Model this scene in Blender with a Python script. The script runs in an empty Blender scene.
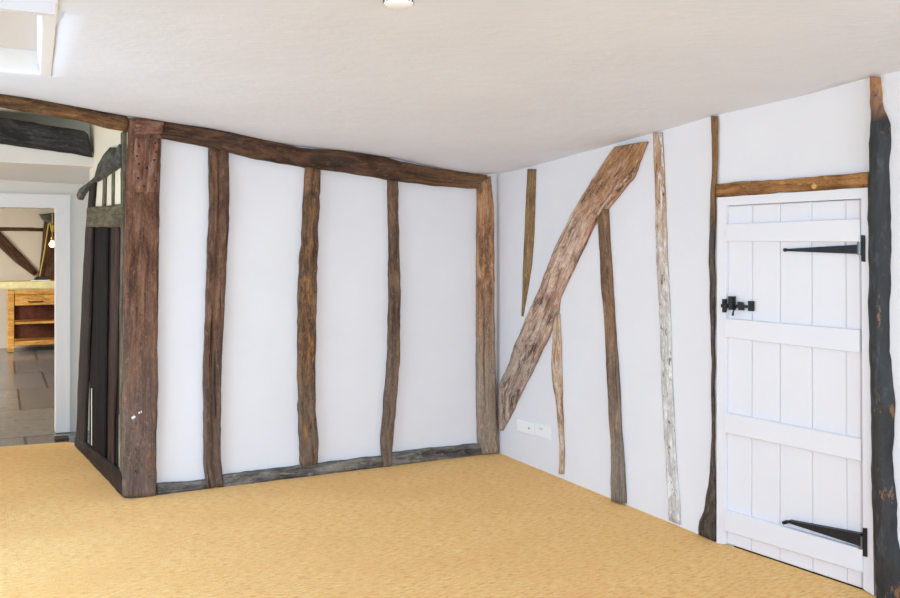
import bpy, bmesh, math, random
import numpy as np
from mathutils import Vector, noise as mnoise

random.seed(7)
SC = bpy.context.scene
COL = SC.collection
F, CX, HY, EYE = 880.0, 450.0, 247.0, 1.5     # focal length in px, principal column, horizon row, eye height

# ------------------------------------------------------------------ geometry helpers
def ray(px, py):
    return Vector(((px - CX) / F, 1.0, -(py - HY) / F))
def floor_pt(px, py):
    r = ray(px, py); t = EYE / -r.z
    return Vector((r.x * t, r.y * t, 0))

class Plane:
    """A vertical wall plane: s runs along it, z up, d out of it towards the viewer's side."""
    def __init__(self, a, b):
        self.o = Vector((a.x, a.y, 0)); self.t = Vector((b.x - a.x, b.y - a.y, 0)).normalized()
        self.n = Vector((self.t.y, -self.t.x, 0))
        self.len = (Vector((b.x, b.y, 0)) - self.o).length
    def pt(self, s, z, d=0.0):
        return self.o + self.t * s + self.n * d + Vector((0, 0, z))
    def sz(self, px, py, d=0.0):
        r = ray(px, py); e = Vector((0, 0, EYE))
        q = self.o + self.n * d
        k = (q - e).dot(self.n) / r.dot(self.n)
        p = e + r * k
        return ((p - self.o).dot(self.t), p.z)
    def hit(self, px, py, d=0.0):
        s, z = self.sz(px, py, d); return self.pt(s, z, d)

B = Plane(floor_pt(157, 495), floor_pt(484, 454.5))            # timber-framed back wall
R1 = Plane(floor_pt(497, 452), floor_pt(709, 538.5))           # right wall, far stretch
R2 = Plane(floor_pt(709, 538.5), floor_pt(872, 593))           # right wall, door stretch
S = Plane(floor_pt(75, 445), floor_pt(123, 497))               # timber screen of the lobby
E1, E2 = B.t, B.n

def in_plane(p, pl):                                           # (s, d) of a ground point
    v = Vector((p.x, p.y, 0)) - pl.o
    return v.dot(pl.t), v.dot(pl.n)
def meet(pl1, d1, pl2, d2):
    a = pl1.pt(0, 0, d1); b = pl2.pt(0, 0, d2)
    s = (b - a).dot(pl2.n) / pl1.t.dot(pl2.n)
    return a + pl1.t * s

PLASTER = -0.03
corner = meet(B, PLASTER, R1, 0)
LB = Plane(floor_pt(62, 432), floor_pt(62, 432) + E1)          # lobby's far wall (with the kitchen doorway)
KB = Plane(floor_pt(20, 347), floor_pt(20, 347) + E1)          # kitchen's far wall

# ------------------------------------------------------------------ object helpers
def tag(o, label=None, cat=None, group=None, kind=None):
    if label: o['label'] = label
    if cat: o['category'] = cat
    if group: o['group'] = group
    if kind: o['kind'] = kind
    return o

def obj(name, bm, mat, parent=None, smooth=False, origin=None, recalc=True):
    if recalc: bmesh.ops.recalc_face_normals(bm, faces=bm.faces)
    if origin is None:
        if parent is not None and parent.name in ORIGIN: origin = ORIGIN[parent.name]
        else:
            xs = [v.co for v in bm.verts]
            origin = Vector((sum(v.x for v in xs) / len(xs), sum(v.y for v in xs) / len(xs), min(v.z for v in xs)))
    for v in bm.verts: v.co -= origin
    me = bpy.data.meshes.new(name); bm.to_mesh(me); bm.free()
    for p in me.polygons: p.use_smooth = smooth
    if isinstance(mat, (list, tuple)):
        for m in mat: me.materials.append(m)
    else: me.materials.append(mat)
    o = bpy.data.objects.new(name, me); COL.objects.link(o)
    if parent is not None:
        o.parent = parent
        o.location = origin - ORIGIN[parent.name]
    else: o.location = origin
    ORIGIN[o.name] = origin.copy()
    return o
ORIGIN = {}

def empty(name, loc):
    o = bpy.data.objects.new(name, None); COL.objects.link(o); o.location = loc
    o.empty_display_size = 0.1
    ORIGIN[o.name] = Vector(loc); return o

def hexa(bm, low, high, mi=0):
    """low, high: matching rings of points (any count); closed prism between them."""
    a = [bm.verts.new(p) for p in low]; b = [bm.verts.new(p) for p in high]; n = len(a)
    fs = [bm.faces.new(a[::-1]), bm.faces.new(b)]
    for i in range(n): fs.append(bm.faces.new((a[i], a[(i + 1) % n], b[(i + 1) % n], b[i])))
    for f in fs: f.material_index = mi
    return fs
def pbox(bm, pl, s0, s1, z0, z1, d0, d1, mi=0):
    return hexa(bm, [pl.pt(s, z, d0) for s, z in ((s0, z0), (s1, z0), (s1, z1), (s0, z1))],
                [pl.pt(s, z, d1) for s, z in ((s0, z0), (s1, z0), (s1, z1), (s0, z1))], mi)
def pquad(bm, pl, pix, d0, d1, chamfer=0.0):
    """solid whose front outline (at d1) is seen at the pixel polygon; sides square to the wall."""
    sz = [pl.sz(x, y, d1) for x, y in pix]
    if chamfer:
        cs = sum(s for s, z in sz) / len(sz); cz = sum(z for s, z in sz) / len(sz)
        inn = []
        for s, z in sz:
            inn.append((s - math.copysign(chamfer, s - cs), z - math.copysign(chamfer, z - cz)))
        r0 = [bm.verts.new(pl.pt(s, z, d0)) for s, z in sz]
        r1 = [bm.verts.new(pl.pt(s, z, d1 - chamfer)) for s, z in sz]
        r2 = [bm.verts.new(pl.pt(s, z, d1)) for s, z in inn]
        n = len(sz)
        bm.faces.new(r0[::-1]); bm.faces.new(r2)
        for a, b in ((r0, r1), (r1, r2)):
            for i in range(n): bm.faces.new((a[i], a[(i + 1) % n], b[(i + 1) % n], b[i]))
    else:
        hexa(bm, [pl.pt(s, z, d0) for s, z in sz], [pl.pt(s, z, d1) for s, z in sz])
def tube(bm, pts, r, n=10):
    rings = []
    for i, p in enumerate(pts):
        p = Vector(p); a = Vector(pts[max(i - 1, 0)]); b = Vector(pts[min(i + 1, len(pts) - 1)])
        t = (b - a).normalized(); u = t.cross(Vector((0.3, 0.2, 0.93)))
        if u.length < 1e-3: u = t.cross(Vector((1, 0, 0)))
        u.normalize(); w = t.cross(u); rr = r[i] if isinstance(r, (list, tuple)) else r
        rings.append([bm.verts.new(p + u * (rr * math.cos(2 * math.pi * k / n)) + w * (rr * math.sin(2 * math.pi * k / n))) for k in range(n)])
    for a, b in zip(rings, rings[1:]):
        for k in range(n): bm.faces.new((a[k], a[(k + 1) % n], b[(k + 1) % n], b[k]))
    bm.faces.new(rings[0][::-1]); bm.faces.new(rings[-1])
def lathe(bm, c, prof, axis=Vector((0, 0, 1)), n=32, mi=0):
    axis = axis.normalized(); u = axis.orthogonal().normalized(); w = axis.cross(u)
    rings = []
    for r, h in prof:
        rings.append([bm.verts.new(c + axis * h + u * (r * math.cos(2 * math.pi * k / n)) + w * (r * math.sin(2 * math.pi * k / n))) for k in range(n)])
    for a, b in zip(rings, rings[1:]):
        for k in range(n):
            f = bm.faces.new((a[k], a[(k + 1) % n], b[(k + 1) % n], b[k])); f.material_index = mi
    bm.faces.new(rings[0][::-1]).material_index = mi; bm.faces.new(rings[-1]).material_index = mi

def resample(pts, n):
    pts = [Vector(p) for p in pts]
    L = [0]
    for a, b in zip(pts, pts[1:]): L.append(L[-1] + (b - a).length)
    out = []; j = 0
    for i in range(n):
        t = L[-1] * i / (n - 1)
        while j < len(L) - 2 and L[j + 1] < t: j += 1
        k = (t - L[j]) / max(L[j + 1] - L[j], 1e-9)
        out.append(pts[j].lerp(pts[j + 1], min(max(k, 0), 1)))
    return out

def timber_bm(pl, left, right, front, back, rough=0.004, edge=0.012, wane=0.5, step=0.035, cols=9, groove=None, seed=None, ridge=None):
    """Hewn timber: pixel polylines of its two long edges, front at offset `front`, let into the wall to `back`.
    Irregular arrises, hewn undulating face, UVs in metres (u across, v along)."""
    seed = random.random() * 100 if seed is None else seed
    fe = max(front - edge * wane, back + 0.003)                 # depth of the worn arrises, which make the outline
    fr = fe - (ridge[1] * 0.5 if ridge else 0)
    l3 = [Vector((*pl.sz(x, y, fe), 0)) for x, y in left]; r3 = [Vector((*pl.sz(x, y, fr), 0)) for x, y in right]
    if abs(l3[-1].y - l3[0].y) > abs(l3[-1].x - l3[0].x) * 1.2 and l3[0].x < r3[0].x:
        bk = max(back, front - 0.07)                           # upright: a side face turned to the eye is part of the outline
        for q, (x, y) in zip(l3, left): q.x = max(q.x, pl.sz(x, y, bk)[0])
        for q, (x, y) in zip(r3, right): q.x = min(q.x, pl.sz(x, y, bk)[0])
    ln = max(sum((b - a).length for a, b in zip(l3, l3[1:])), sum((b - a).length for a, b in zip(r3, r3[1:])))
    n = max(6, int(ln / step)); l3 = resample(l3, n); r3 = resample(r3, n)
    bm = bmesh.new(); uvl = bm.loops.layers.uv.new('UVMap')
    rows = []; uvs = {}
    for i in range(n):
        a, b = l3[i], r3[i]; w = (b - a).length; vv = ln * i / (n - 1)
        ax = (b - a).normalized() if w > 1e-6 else Vector((1, 0, 0))
        k = 1.0 if 0 < i < n - 1 else 0.4
        a = a - ax * (mnoise.noise(Vector((vv * 9, seed, 0))) * rough * k * 1.3 + mnoise.noise(Vector((vv * 30, seed, 4))) * rough * 0.7 * k)
        b = b + ax * (mnoise.noise(Vector((vv * 9, seed, 9))) * rough * k * 1.3 + mnoise.noise(Vector((vv * 30, seed, 14))) * rough * 0.7 * k)
        row = []
        prof = [(0.0, None)] + [(j / (cols - 1), j) for j in range(cols)] + [(1.0, None)]
        for q, (fx, j) in enumerate(prof):
            p = a.lerp(b, fx)
            if j is None: d = back
            else:
                e = min(fx, 1 - fx) * w                        # distance to the nearer arris
                drop = 0
                if e < edge: drop = (1 - e / edge) ** 2 * edge * wane * (1 + 0.8 * mnoise.noise(Vector((vv * 6, fx * 3, seed))))
                d = front - drop + rough * (0.9 * mnoise.noise(Vector((fx * w * 25, vv * 4, seed))) + 0.5 * mnoise.noise(Vector((fx * w * 60, vv * 12, seed + 3))))
                if groove:
                    for g0, gw, gd in groove:
                        gx = g0 + 0.05 * mnoise.noise(Vector((vv * 3, seed, 31)))
                        if abs(fx - gx) < gw: d -= gd * (1 - abs(fx - gx) / gw)
                if ridge and fx > ridge[0]: d -= (fx - ridge[0]) / (1 - ridge[0]) * ridge[1]
                d = max(d, back + 0.002)
            v = bm.verts.new(pl.pt(p.x, p.y, d)); row.append(v)
            uvs[v] = (fx * w + (0 if j is not None else (-0.05 if q == 0 else 0.05)), vv)
        rows.append(row)
    m = len(rows[0])
    for a, b in zip(rows, rows[1:]):
        for j in range(m - 1): bm.faces.new((a[j], a[j + 1], b[j + 1], b[j]))
        bm.faces.new((a[m - 1], a[0], b[0], b[m - 1]))
    bm.faces.new(rows[0]); bm.faces.new(rows[-1][::-1])
    for f in bm.faces:
        for l in f.loops: l[uvl].uv = (uvs[l.vert][0] + seed * 0.37, uvs[l.vert][1])
    return bm

def timber(name, label, cat, pl, left, right, front, back, mat, group=None, **kw):
    o = obj(name, timber_bm(pl, left, right, front, back, **kw), mat, smooth=True)
    return tag(o, label, cat, group, 'thing')

# ------------------------------------------------------------------ materials
def lin(rgb):
    return tuple((c / 255 / 12.92) if c / 255 <= 0.04045 else ((c / 255 + 0.055) / 1.055) ** 2.4 for c in rgb) + (1,)
class NT:
    def __init__(self, name, rough=0.6, spec=0.3):
        self.m = bpy.data.materials.new(name); self.m.use_nodes = True
        self.t = self.m.node_tree; self.b = self.t.nodes['Principled BSDF']
        self.b.inputs['Roughness'].default_value = rough
        self.b.inputs['Specular IOR Level'].default_value = spec
    def n(self, ty, **kw):
        x = self.t.nodes.new(ty)
        for k, v in kw.items(): setattr(x, k, v)
        return x
    def link(self, a, b): self.t.links.new(a, b)
    def coord(self, kind, scale=(1, 1, 1), rot=(0, 0, 0), loc=(0, 0, 0)):
        c = self.n('ShaderNodeTexCoord'); mp = self.n('ShaderNodeMapping')
        mp.inputs['Scale'].default_value = scale; mp.inputs['Rotation'].default_value = rot; mp.inputs['Location'].default_value = loc
        self.link(c.outputs[kind], mp.inputs['Vector']); return mp.outputs['Vector']
    def noise(self, vec, scale=1, detail=4, rough=0.55, dist=0):
        x = self.n('ShaderNodeTexNoise'); x.inputs['Scale'].default_value = scale; x.inputs['Detail'].default_value = detail
        x.inputs['Roughness'].default_value = rough; x.inputs['Distortion'].default_value = dist
        self.link(vec, x.inputs['Vector']); return x.outputs['Fac']
    def ramp(self, fac, stops):
        x = self.n('ShaderNodeValToRGB'); el = x.color_ramp.elements
        while len(el) < len(stops): el.new(0.5)
        for e, (p, c) in zip(el, stops): e.position = p; e.color = c if len(c) == 4 else lin(c)
        self.link(fac, x.inputs['Fac']); return x.outputs['Color']
    def mask(self, fac, lo, hi):
        x = self.n('ShaderNodeMapRange'); x.inputs['From Min'].default_value = lo; x.inputs['From Max'].default_value = hi
        self.link(fac, x.inputs['Value']); return x.outputs['Result']
    def mix(self, fac, a, b, kind='MIX'):
        x = self.n('ShaderNodeMix', data_type='RGBA', blend_type=kind)
        if hasattr(fac, 'links'): self.link(fac, x.inputs['Factor'])
        else: x.inputs['Factor'].default_value = fac
        for i, c in ((6, a), (7, b)):
            if hasattr(c, 'links'): self.link(c, x.inputs[i])
            else: x.inputs[i].default_value = c if len(c) == 4 else lin(c)
        return x.outputs[2]
    def mul(self, a, b):
        x = self.n('ShaderNodeMath', operation='MULTIPLY')
        for i, c in ((0, a), (1, b)):
            if hasattr(c, 'links'): self.link(c, x.inputs[i])
            else: x.inputs[i].default_value = c
        return x.outputs[0]
    def color(self, c):
        if hasattr(c, 'links'): self.link(c, self.b.inputs['Base Color'])
        else: self.b.inputs['Base Color'].default_value = c if len(c) == 4 else lin(c)
    def bump(self, h, strength=0.3, dist=0.005):
        x = self.n('ShaderNodeBump'); x.inputs['Strength'].default_value = strength; x.inputs['Distance'].default_value = dist
        self.link(h, x.inputs['Height']); self.link(x.outputs['Normal'], self.b.inputs['Normal'])

def wood(name, cols, patches=(), ends=(), rough=0.75, spec=0.2, bump=0.5, gu=26, gv=2.6, crack=0.5, gain=1.06):
    """cols: dark, mid, light.  patches: (rgb, su, sv, lo, hi, amount[, fine]).  ends: (v0, v1, rgb, amount) weathering along the length."""
    t = NT(name, rough, spec)
    up = lambda k: tuple(min(255, v * gain) for v in k)
    cols = [up(k) for k in cols]; cols[0] = tuple(v * 0.8 for v in cols[0]); cols[2] = tuple(min(255, v * 1.06) for v in cols[2])
    g = t.noise(t.coord('UV', (gu, gv, 1)), 1, 7, 0.7, 1.2)
    c = t.ramp(g, [(0.28, cols[0]), (0.5, cols[1]), (0.72, cols[2])])
    blotch = t.noise(t.coord('UV', (11, 3.4, 1), loc=(21, 3, 0)), 1, 5, 0.65, 0.5)
    c = t.mix(t.mul(t.mask(blotch, 0.50, 0.68), 0.6), c, cols[2])
    c = t.mix(t.mul(t.mask(blotch, 0.50, 0.34), 0.6), c, cols[0])
    for v0, v1, rgb, amt in ends:
        uv = t.n('ShaderNodeSeparateXYZ'); t.link(t.coord('UV'), uv.inputs[0])
        mk = t.mask(uv.outputs['Y'], v0, v1)
        nz = t.mask(t.noise(t.coord('UV', (14, 5, 1), loc=(3, 1, 0)), 1, 4), 0.2, 0.75)
        x = t.n('ShaderNodeMath', operation='MULTIPLY_ADD', use_clamp=True)
        t.link(mk, x.inputs[0]); t.link(nz, x.inputs[1]); 
        y = t.mul(mk, 0.55); t.link(y, x.inputs[2])
        shade = t.mix(0.55, rgb, t.ramp(g, [(0.3, tuple(v * 0.6 for v in rgb)), (0.7, tuple(min(255, v * 1.25) for v in rgb))]))
        c = t.mix(t.mul(x.outputs[0], amt), c, shade)
    for i, pp in enumerate(patches):
        rgb, su, sv, lo, hi, amt = pp[:6]
        n1 = t.noise(t.coord('UV', (su, sv, 1), loc=(11.3 * (i + 1), 5.7 * (i + 1), 0)), 1, 5, 0.7)
        c = t.mix(t.mul(t.mask(n1, lo, hi), amt), c, up(rgb))
    pit = t.noise(t.coord('UV', (62, 34, 1), loc=(8, 2, 0)), 1, 3, 0.6, 0.6)
    c = t.mix(t.mul(t.mask(pit, 0.62, 0.69), 0.65), c, tuple(v * 0.6 for v in cols[0]))
    pale = t.noise(t.coord('UV', (46, 17, 1), loc=(4, 9, 0)), 1, 4, 0.7, 0.4)
    c = t.mix(t.mul(t.mask(pale, 0.56, 0.68), 0.4), c, tuple(min(255, v * 1.22) for v in cols[2]))
    # drying cracks and fine fibre
    ck = t.noise(t.coord('UV', (55, 1.3, 1), loc=(2, 7, 0)), 1, 3, 0.5, 0.8)
    ckm = t.mask(ck, 0.40, 0.33)
    c = t.mix(t.mul(ckm, crack), c, tuple(v * 0.45 for v in cols[0]))
    fib = t.noise(t.coord('UV', (200, 28, 1)), 1, 4, 0.7)
    c = t.mix(0.55, c, t.ramp(fib, [(0.3, (140, 140, 140)), (0.66, (255, 255, 255))]), 'MULTIPLY')
    t.color(c)
    h = t.n('ShaderNodeMath', operation='ADD'); t.link(g, h.inputs[0]); t.link(t.mul(fib, 0.5), h.inputs[1])
    t.bump(h.outputs[0], bump, 0.006)
    return t.m

def plain(name, rgb, rough=0.5, spec=0.4, metal=0.0, nz=0.0, nscale=8, bump=0.0, bscale=60):
    t = NT(name, rough, spec); t.b.inputs['Metallic'].default_value = metal
    if nz:
        f = t.noise(t.coord('Object'), nscale, 4)
        t.color(t.ramp(f, [(0.3, tuple(v * (1 - nz) for v in rgb)), (0.7, tuple(min(255, v * (1 + nz)) for v in rgb))]))
    else: t.color(rgb)
    if bump: t.bump(t.noise(t.coord('Object'), bscale, 4), bump, 0.004)
    return t.m

def plaster(name, rgb, bump=0.25, brush=True):
    t = NT(name, 0.85, 0.15)
    f = t.noise(t.coord('Object'), 1.6, 3)
    t.color(t.ramp(f, [(0.3, tuple(v - 3 for v in rgb)), (0.7, tuple(min(255, v + 2) for v in rgb))]))
    a = t.noise(t.coord('Object', (9, 9, 9)), 1, 5, 0.6)
    b = t.noise(t.coord('Object', (7, 19, 19), rot=(0, 0, 0.5)), 1, 5, 0.65, 1.5)
    x = t.n('ShaderNodeMath', operation='ADD'); t.link(a, x.inputs[0]); t.link(b, x.inputs[1])
    t.bump(x.outputs[0] if brush else a, bump, 0.006)
    return t.m

M = {}
M['wall'] = plaster('wall_paint', (230, 229, 231), 0.10, False)
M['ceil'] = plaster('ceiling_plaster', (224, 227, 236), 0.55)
M['cream'] = plaster('cream_plaster', (236, 230, 212), 0.15, False)
M['lobby'] = plaster('lobby_plaster', (226, 222, 216), 0.12, False)
M['kitchen'] = plaster('kitchen_plaster', (214, 201, 182), 0.2, False)
M['white'] = plain('white_gloss_paint', (228, 226, 229), 0.4, 0.4, bump=0.05, bscale=40)
M['whitetrim'] = plain('white_trim_paint', (236, 235, 234), 0.45, 0.4)
M['iron'] = plain('black_iron', (22, 22, 23), 0.5, 0.35, nz=0.25, nscale=60, bump=0.3, bscale=120)
M['plastic'] = plain('white_plastic', (243, 243, 242), 0.3, 0.5)
M['dark'] = plain('dark_void', (30, 26, 24), 0.9, 0.1)
M['slot'] = plain('grey_slot', (70, 72, 72), 0.6, 0.2)

M['post'] = wood('oak_post', ((76, 49, 37), (118, 82, 62), (150, 111, 87)), [((150, 92, 52), 9, 2.2, 0.56, 0.72, 0.6), ((60, 48, 44), 14, 3, 0.60, 0.70, 0.6), ((150, 132, 118), 12, 1.6, 0.58, 0.76, 0.5)], [(0.9, 2.2, (118, 104, 96), 0.75)], crack=0.35, gain=1.0)
M['posttop'] = wood('oak_patch', ((92, 58, 44), (130, 88, 68), (160, 124, 106)), [((166, 148, 136), 30, 4, 0.52, 0.70, 0.65), ((84, 52, 40), 18, 6, 0.58, 0.7, 0.6)], crack=0.5)
M['beam'] = wood('oak_beam', ((50, 36, 29), (86, 61, 46), (118, 86, 64)), [((70, 66, 62), 8, 1.5, 0.55, 0.7, 0.6), ((142, 98, 58), 20, 2.2, 0.60, 0.74, 0.6)], [(1.6, 2.5, (150, 112, 78), 0.8)])
M['tie'] = wood('oak_tie', ((56, 40, 30), (104, 74, 48), (142, 106, 70)), [((52, 38, 28), 10, 2.0, 0.54, 0.68, 0.7), ((166, 116, 66), 14, 2.5, 0.58, 0.72, 0.5)])
M['sill'] = wood('oak_sill', ((62, 58, 54), (106, 101, 95), (150, 143, 132)), [((58, 54, 52), 12, 2, 0.55, 0.68, 0.7), ((168, 158, 138), 14, 4, 0.57, 0.7, 0.6)])
M['stud_a'] = wood('oak_stud_a', ((66, 47, 38), (108, 79, 62), (140, 106, 84)), [((78, 68, 62), 18, 1.6, 0.54, 0.7, 0.6), ((160, 140, 124), 60, 3, 0.66, 0.74, 0.6)], [(1.1, 1.8, (112, 96, 84), 0.7)], crack=0.8)
M['stud_b'] = wood('oak_stud_b', ((58, 44, 36), (106, 80, 60), (146, 110, 80)), [((178, 122, 66), 20, 4, 0.54, 0.64, 0.8), ((56, 46, 42), 24, 6, 0.57, 0.65, 0.85), ((150, 128, 108), 30, 5, 0.6, 0.7, 0.6)], [(1.2, 1.7, (130, 112, 96), 0.6)])
M['stud_c'] = wood('oak_stud_c', ((64, 50, 42), (104, 82, 66), (138, 110, 86)), [((160, 112, 70), 26, 6, 0.57, 0.68, 0.7), ((50, 40, 36), 50, 22, 0.62, 0.68, 0.9)], [(0.9, 1.5, (134, 116, 100), 0.7)])
M['corner'] = wood('oak_corner', ((88, 62, 46), (146, 104, 74), (184, 142, 104)), [((88, 82, 72), 22, 2.2, 0.60, 0.72, 0.5), ((196, 178, 160), 30, 6, 0.56, 0.70, 0.55)], [(0.7, 1.5, (166, 148, 130), 0.9)], gain=1.16)
M['brace'] = wood('oak_brace', ((108, 78, 62), (170, 132, 110), (210, 180, 158)), [((66, 50, 40), 13, 5, 0.54, 0.62, 0.85), ((80, 60, 46), 8, 4, 0.56, 0.64, 0.75), ((224, 212, 200), 22, 5, 0.60, 0.68, 0.75), ((206, 186, 168), 9, 2, 0.52, 0.7, 0.5), ((178, 132, 112), 14, 4, 0.54, 0.7, 0.5)], [(0.75, 0.25, (176, 124, 72), 0.75), (1.3, 2.0, (168, 152, 138), 0.7)], gu=22, gv=5, gain=1.24)
M['plank'] = wood('pale_lath', ((112, 86, 58), (146, 116, 80), (168, 138, 100)), [((190, 176, 150), 5, 22, 0.66, 0.70, 0.7)], crack=0.2)
M['stud_d'] = wood('oak_stud_d', ((88, 66, 50), (128, 98, 74), (158, 124, 96)), [((92, 80, 68), 22, 3, 0.55, 0.7, 0.5)], [(0.7, 1.6, (146, 134, 120), 0.9)], crack=0.4)
M['stud_thin'] = wood('oak_stud_thin', ((136, 98, 66), (184, 142, 104), (214, 190, 164)), [((226, 216, 204), 40, 8, 0.48, 0.62, 0.8), ((120, 88, 66), 40, 7, 0.64, 0.7, 0.7)], crack=0.3)
M['pale'] = wood('limewashed_stud', ((124, 88, 66), (168, 130, 102), (198, 170, 144)), [((232, 226, 218), 26, 6, 0.50, 0.62, 0.9), ((82, 58, 44), 30, 11, 0.585, 0.64, 0.92)], [(0.35, 1.1, (228, 222, 214), 0.95)], crack=0.25, gain=1.15)
M['black'] = wood('blackened_oak', ((36, 33, 31), (62, 58, 55), (96, 92, 90)), [((190, 194, 202), 24, 5, 0.55, 0.70, 0.6), ((255, 176, 110), 20, 5, 0.62, 0.65, 0.9)], [(0.2, 0.06, (220, 150, 92), 0.9)], rough=0.55, spec=0.5, crack=0.3, gain=0.55)
M['black_thin'] = wood('blackened_oak_thin', ((44, 38, 34), (76, 66, 58), (112, 100, 90)), [((140, 96, 60), 30, 4, 0.60, 0.7, 0.5)], [(0.62, 0.30, (150, 110, 72), 1.0)], rough=0.55, crack=0.3)
M['lintel'] = wood('oak_lintel', ((96, 64, 36), (150, 104, 60), (182, 134, 84)), [((76, 52, 34), 24, 6, 0.58, 0.68, 0.75), ((190, 136, 70), 20, 3, 0.56, 0.7, 0.5)], crack=0.3)
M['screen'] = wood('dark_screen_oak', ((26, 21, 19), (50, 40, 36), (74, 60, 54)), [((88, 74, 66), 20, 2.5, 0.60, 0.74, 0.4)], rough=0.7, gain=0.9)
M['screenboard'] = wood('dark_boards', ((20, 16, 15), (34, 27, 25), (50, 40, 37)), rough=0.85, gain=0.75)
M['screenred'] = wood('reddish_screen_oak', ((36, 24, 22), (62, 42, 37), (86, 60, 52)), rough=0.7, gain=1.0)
M['olive'] = wood('olive_grey_oak', ((66, 60, 46), (100, 92, 72), (128, 118, 94)), [((70, 66, 56), 14, 5, 0.56, 0.68, 0.6)], rough=0.7)
M['arch'] = wood('grey_black_oak', ((50, 49, 44), (82, 81, 74), (116, 115, 106)), [((40, 40, 38), 14, 5, 0.55, 0.68, 0.6)], rough=0.6)
M['blackbeam'] = wood('black_beam', ((34, 33, 32), (58, 56, 55), (84, 82, 80)), [((100, 98, 94), 8, 3, 0.60, 0.74, 0.5)], rough=0.6)
M['pine'] = wood('orange_pine', ((186, 122, 50), (216, 152, 70), (232, 172, 92)), rough=0.45, spec=0.4, bump=0.1, crack=0.05)
M['pinedark'] = plain('red_brown_back', (92, 50, 32), 0.6, 0.3, nz=0.15, nscale=20)
M['worktop'] = plain('cream_worktop', (232, 216, 158), 0.45, 0.4, nz=0.06, nscale=12)
M['ktimber'] = wood('kitchen_oak', ((52, 34, 24), (84, 56, 40), (110, 78, 56)), rough=0.7)

def carpet_mat():
    t = NT('sisal_carpet', 0.95, 0.05)
    rz = -math.atan2(E1.y, E1.x)
    def cc(sc, loc=(0, 0, 0)):
        c = t.n('ShaderNodeTexCoord'); r = t.n('ShaderNodeMapping'); r.inputs['Rotation'].default_value = (0, 0, rz)
        t.link(c.outputs['Object'], r.inputs['Vector'])
        m = t.n('ShaderNodeMapping'); m.inputs['Scale'].default_value = sc; m.inputs['Location'].default_value = loc
        t.link(r.outputs['Vector'], m.inputs['Vector']); return m.outputs['Vector']
    rib = t.noise(cc((19, 105, 1)), 1, 4, 0.72)
    fine = t.noise(cc((90, 230, 1), (3, 3, 0)), 1, 3, 0.7)
    big = t.noise(cc((1.1, 1.8, 1), (7, 2, 0)), 1, 4, 0.6)
    slub = t.noise(cc((9, 55, 1), (1, 9, 0)), 1, 3, 0.6)
    c = t.ramp(rib, [(0.28, (186, 124, 62)), (0.48, (255, 198, 124)), (0.70, (255, 234, 176))])
    c = t.mix(t.mul(t.mask(fine, 0.3, 0.75), 0.4), c, (244, 202, 138))
    c = t.mix(t.mul(t.mask(slub, 0.52, 0.72), 0.35), c, (250, 216, 160))
    c = t.mix(t.mul(t.mask(big, 0.42, 0.66), 0.4), c, (240, 182, 114))
    t.color(c)
    x = t.n('ShaderNodeMath', operation='ADD'); t.link(rib, x.inputs[0]); t.link(fine, x.inputs[1])
    t.bump(x.outputs[0], 0.6, 0.012)
    return t.m
M['carpet'] = carpet_mat()

def stone_mat():
    t = NT('flagstones', 0.22, 0.6)
    rz = -math.atan2(E1.y, E1.x)
    def cc(sc, loc=(0, 0, 0)):
        c = t.n('ShaderNodeTexCoord'); r = t.n('ShaderNodeMapping'); r.inputs['Rotation'].default_value = (0, 0, rz)
        t.link(c.outputs['Object'], r.inputs['Vector'])
        m = t.n('ShaderNodeMapping'); m.inputs['Scale'].default_value = sc; m.inputs['Location'].default_value = loc
        t.link(r.outputs['Vector'], m.inputs['Vector']); return m.outputs['Vector']
    br = t.n('ShaderNodeTexBrick', offset=0.43, squash=1.0)
    br.inputs['Scale'].default_value = 1; br.inputs['Mortar Size'].default_value = 0.012
    br.inputs['Brick Width'].default_value = 0.5; br.inputs['Row Height'].default_value = 1.3
    br.inputs['Color1'].default_value = lin((98, 104, 110)); br.inputs['Color2'].default_value = lin((140, 140, 138))
    br.inputs['Mortar'].default_value = lin((42, 38, 35)); br.inputs['Mortar Smooth'].default_value = 0.2
    j = floor_pt(18, 389); t.link(cc((1, 1, 1), (-j.dot(E1), j.dot(E2), 0)), br.inputs['Vector'])
    nz = t.noise(cc((3, 3, 1)), 1, 5, 0.65)
    c = t.mix(t.mul(t.mask(nz, 0.45, 0.7), 0.3), br.outputs['Color'], (150, 128, 100), 'MIX')
    c = t.mix(t.mul(br.outputs['Fac'], 0.9), c, (42, 38, 35))
    n2 = t.noise(cc((16, 16, 1)), 1, 4, 0.7)
    c = t.mix(0.5, c, t.ramp(n2, [(0.3, (150, 150, 150)), (0.7, (255, 255, 255))]), 'MULTIPLY')
    t.color(c)
    x = t.n('ShaderNodeMath', operation='SUBTRACT'); t.link(nz, x.inputs[0]); t.link(br.outputs['Fac'], x.inputs[1])
    t.bump(x.outputs[0], 0.5, 0.015)
    return t.m
M['stone'] = stone_mat()

# ------------------------------------------------------------------ room outline
s_left = -2.25                                      # left wall, along B
back_left = B.pt(s_left, 0, PLASTER)
DEPTH = 7.6
M0 = R2.pt(0, 0, 0); RR = R2.pt(R2.len + 0.14, 0, 0)
rear_o = B.pt(0, 0, DEPTH)
REAR = Plane(rear_o, rear_o + E1)
R3 = Plane(RR, RR + R1.t)
right_rear = meet(R3, 0, REAR, 0)
left_rear = meet(Plane(back_left, back_left + E2), 0, REAR, 0)
right_line = [corner, M0, RR, right_rear]

def right_at(v):                                    # right wall point at distance v from the back wall
    for a, b in zip(right_line, right_line[1:]):
        va, vb = in_plane(a, B)[1], in_plane(b, B)[1]
        if va - 1e-6 <= v <= vb + 1e-6: return a.lerp(b, (v - va) / (vb - va))
    return right_line[-1].copy() if v > 0 else right_line[0].copy()

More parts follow.
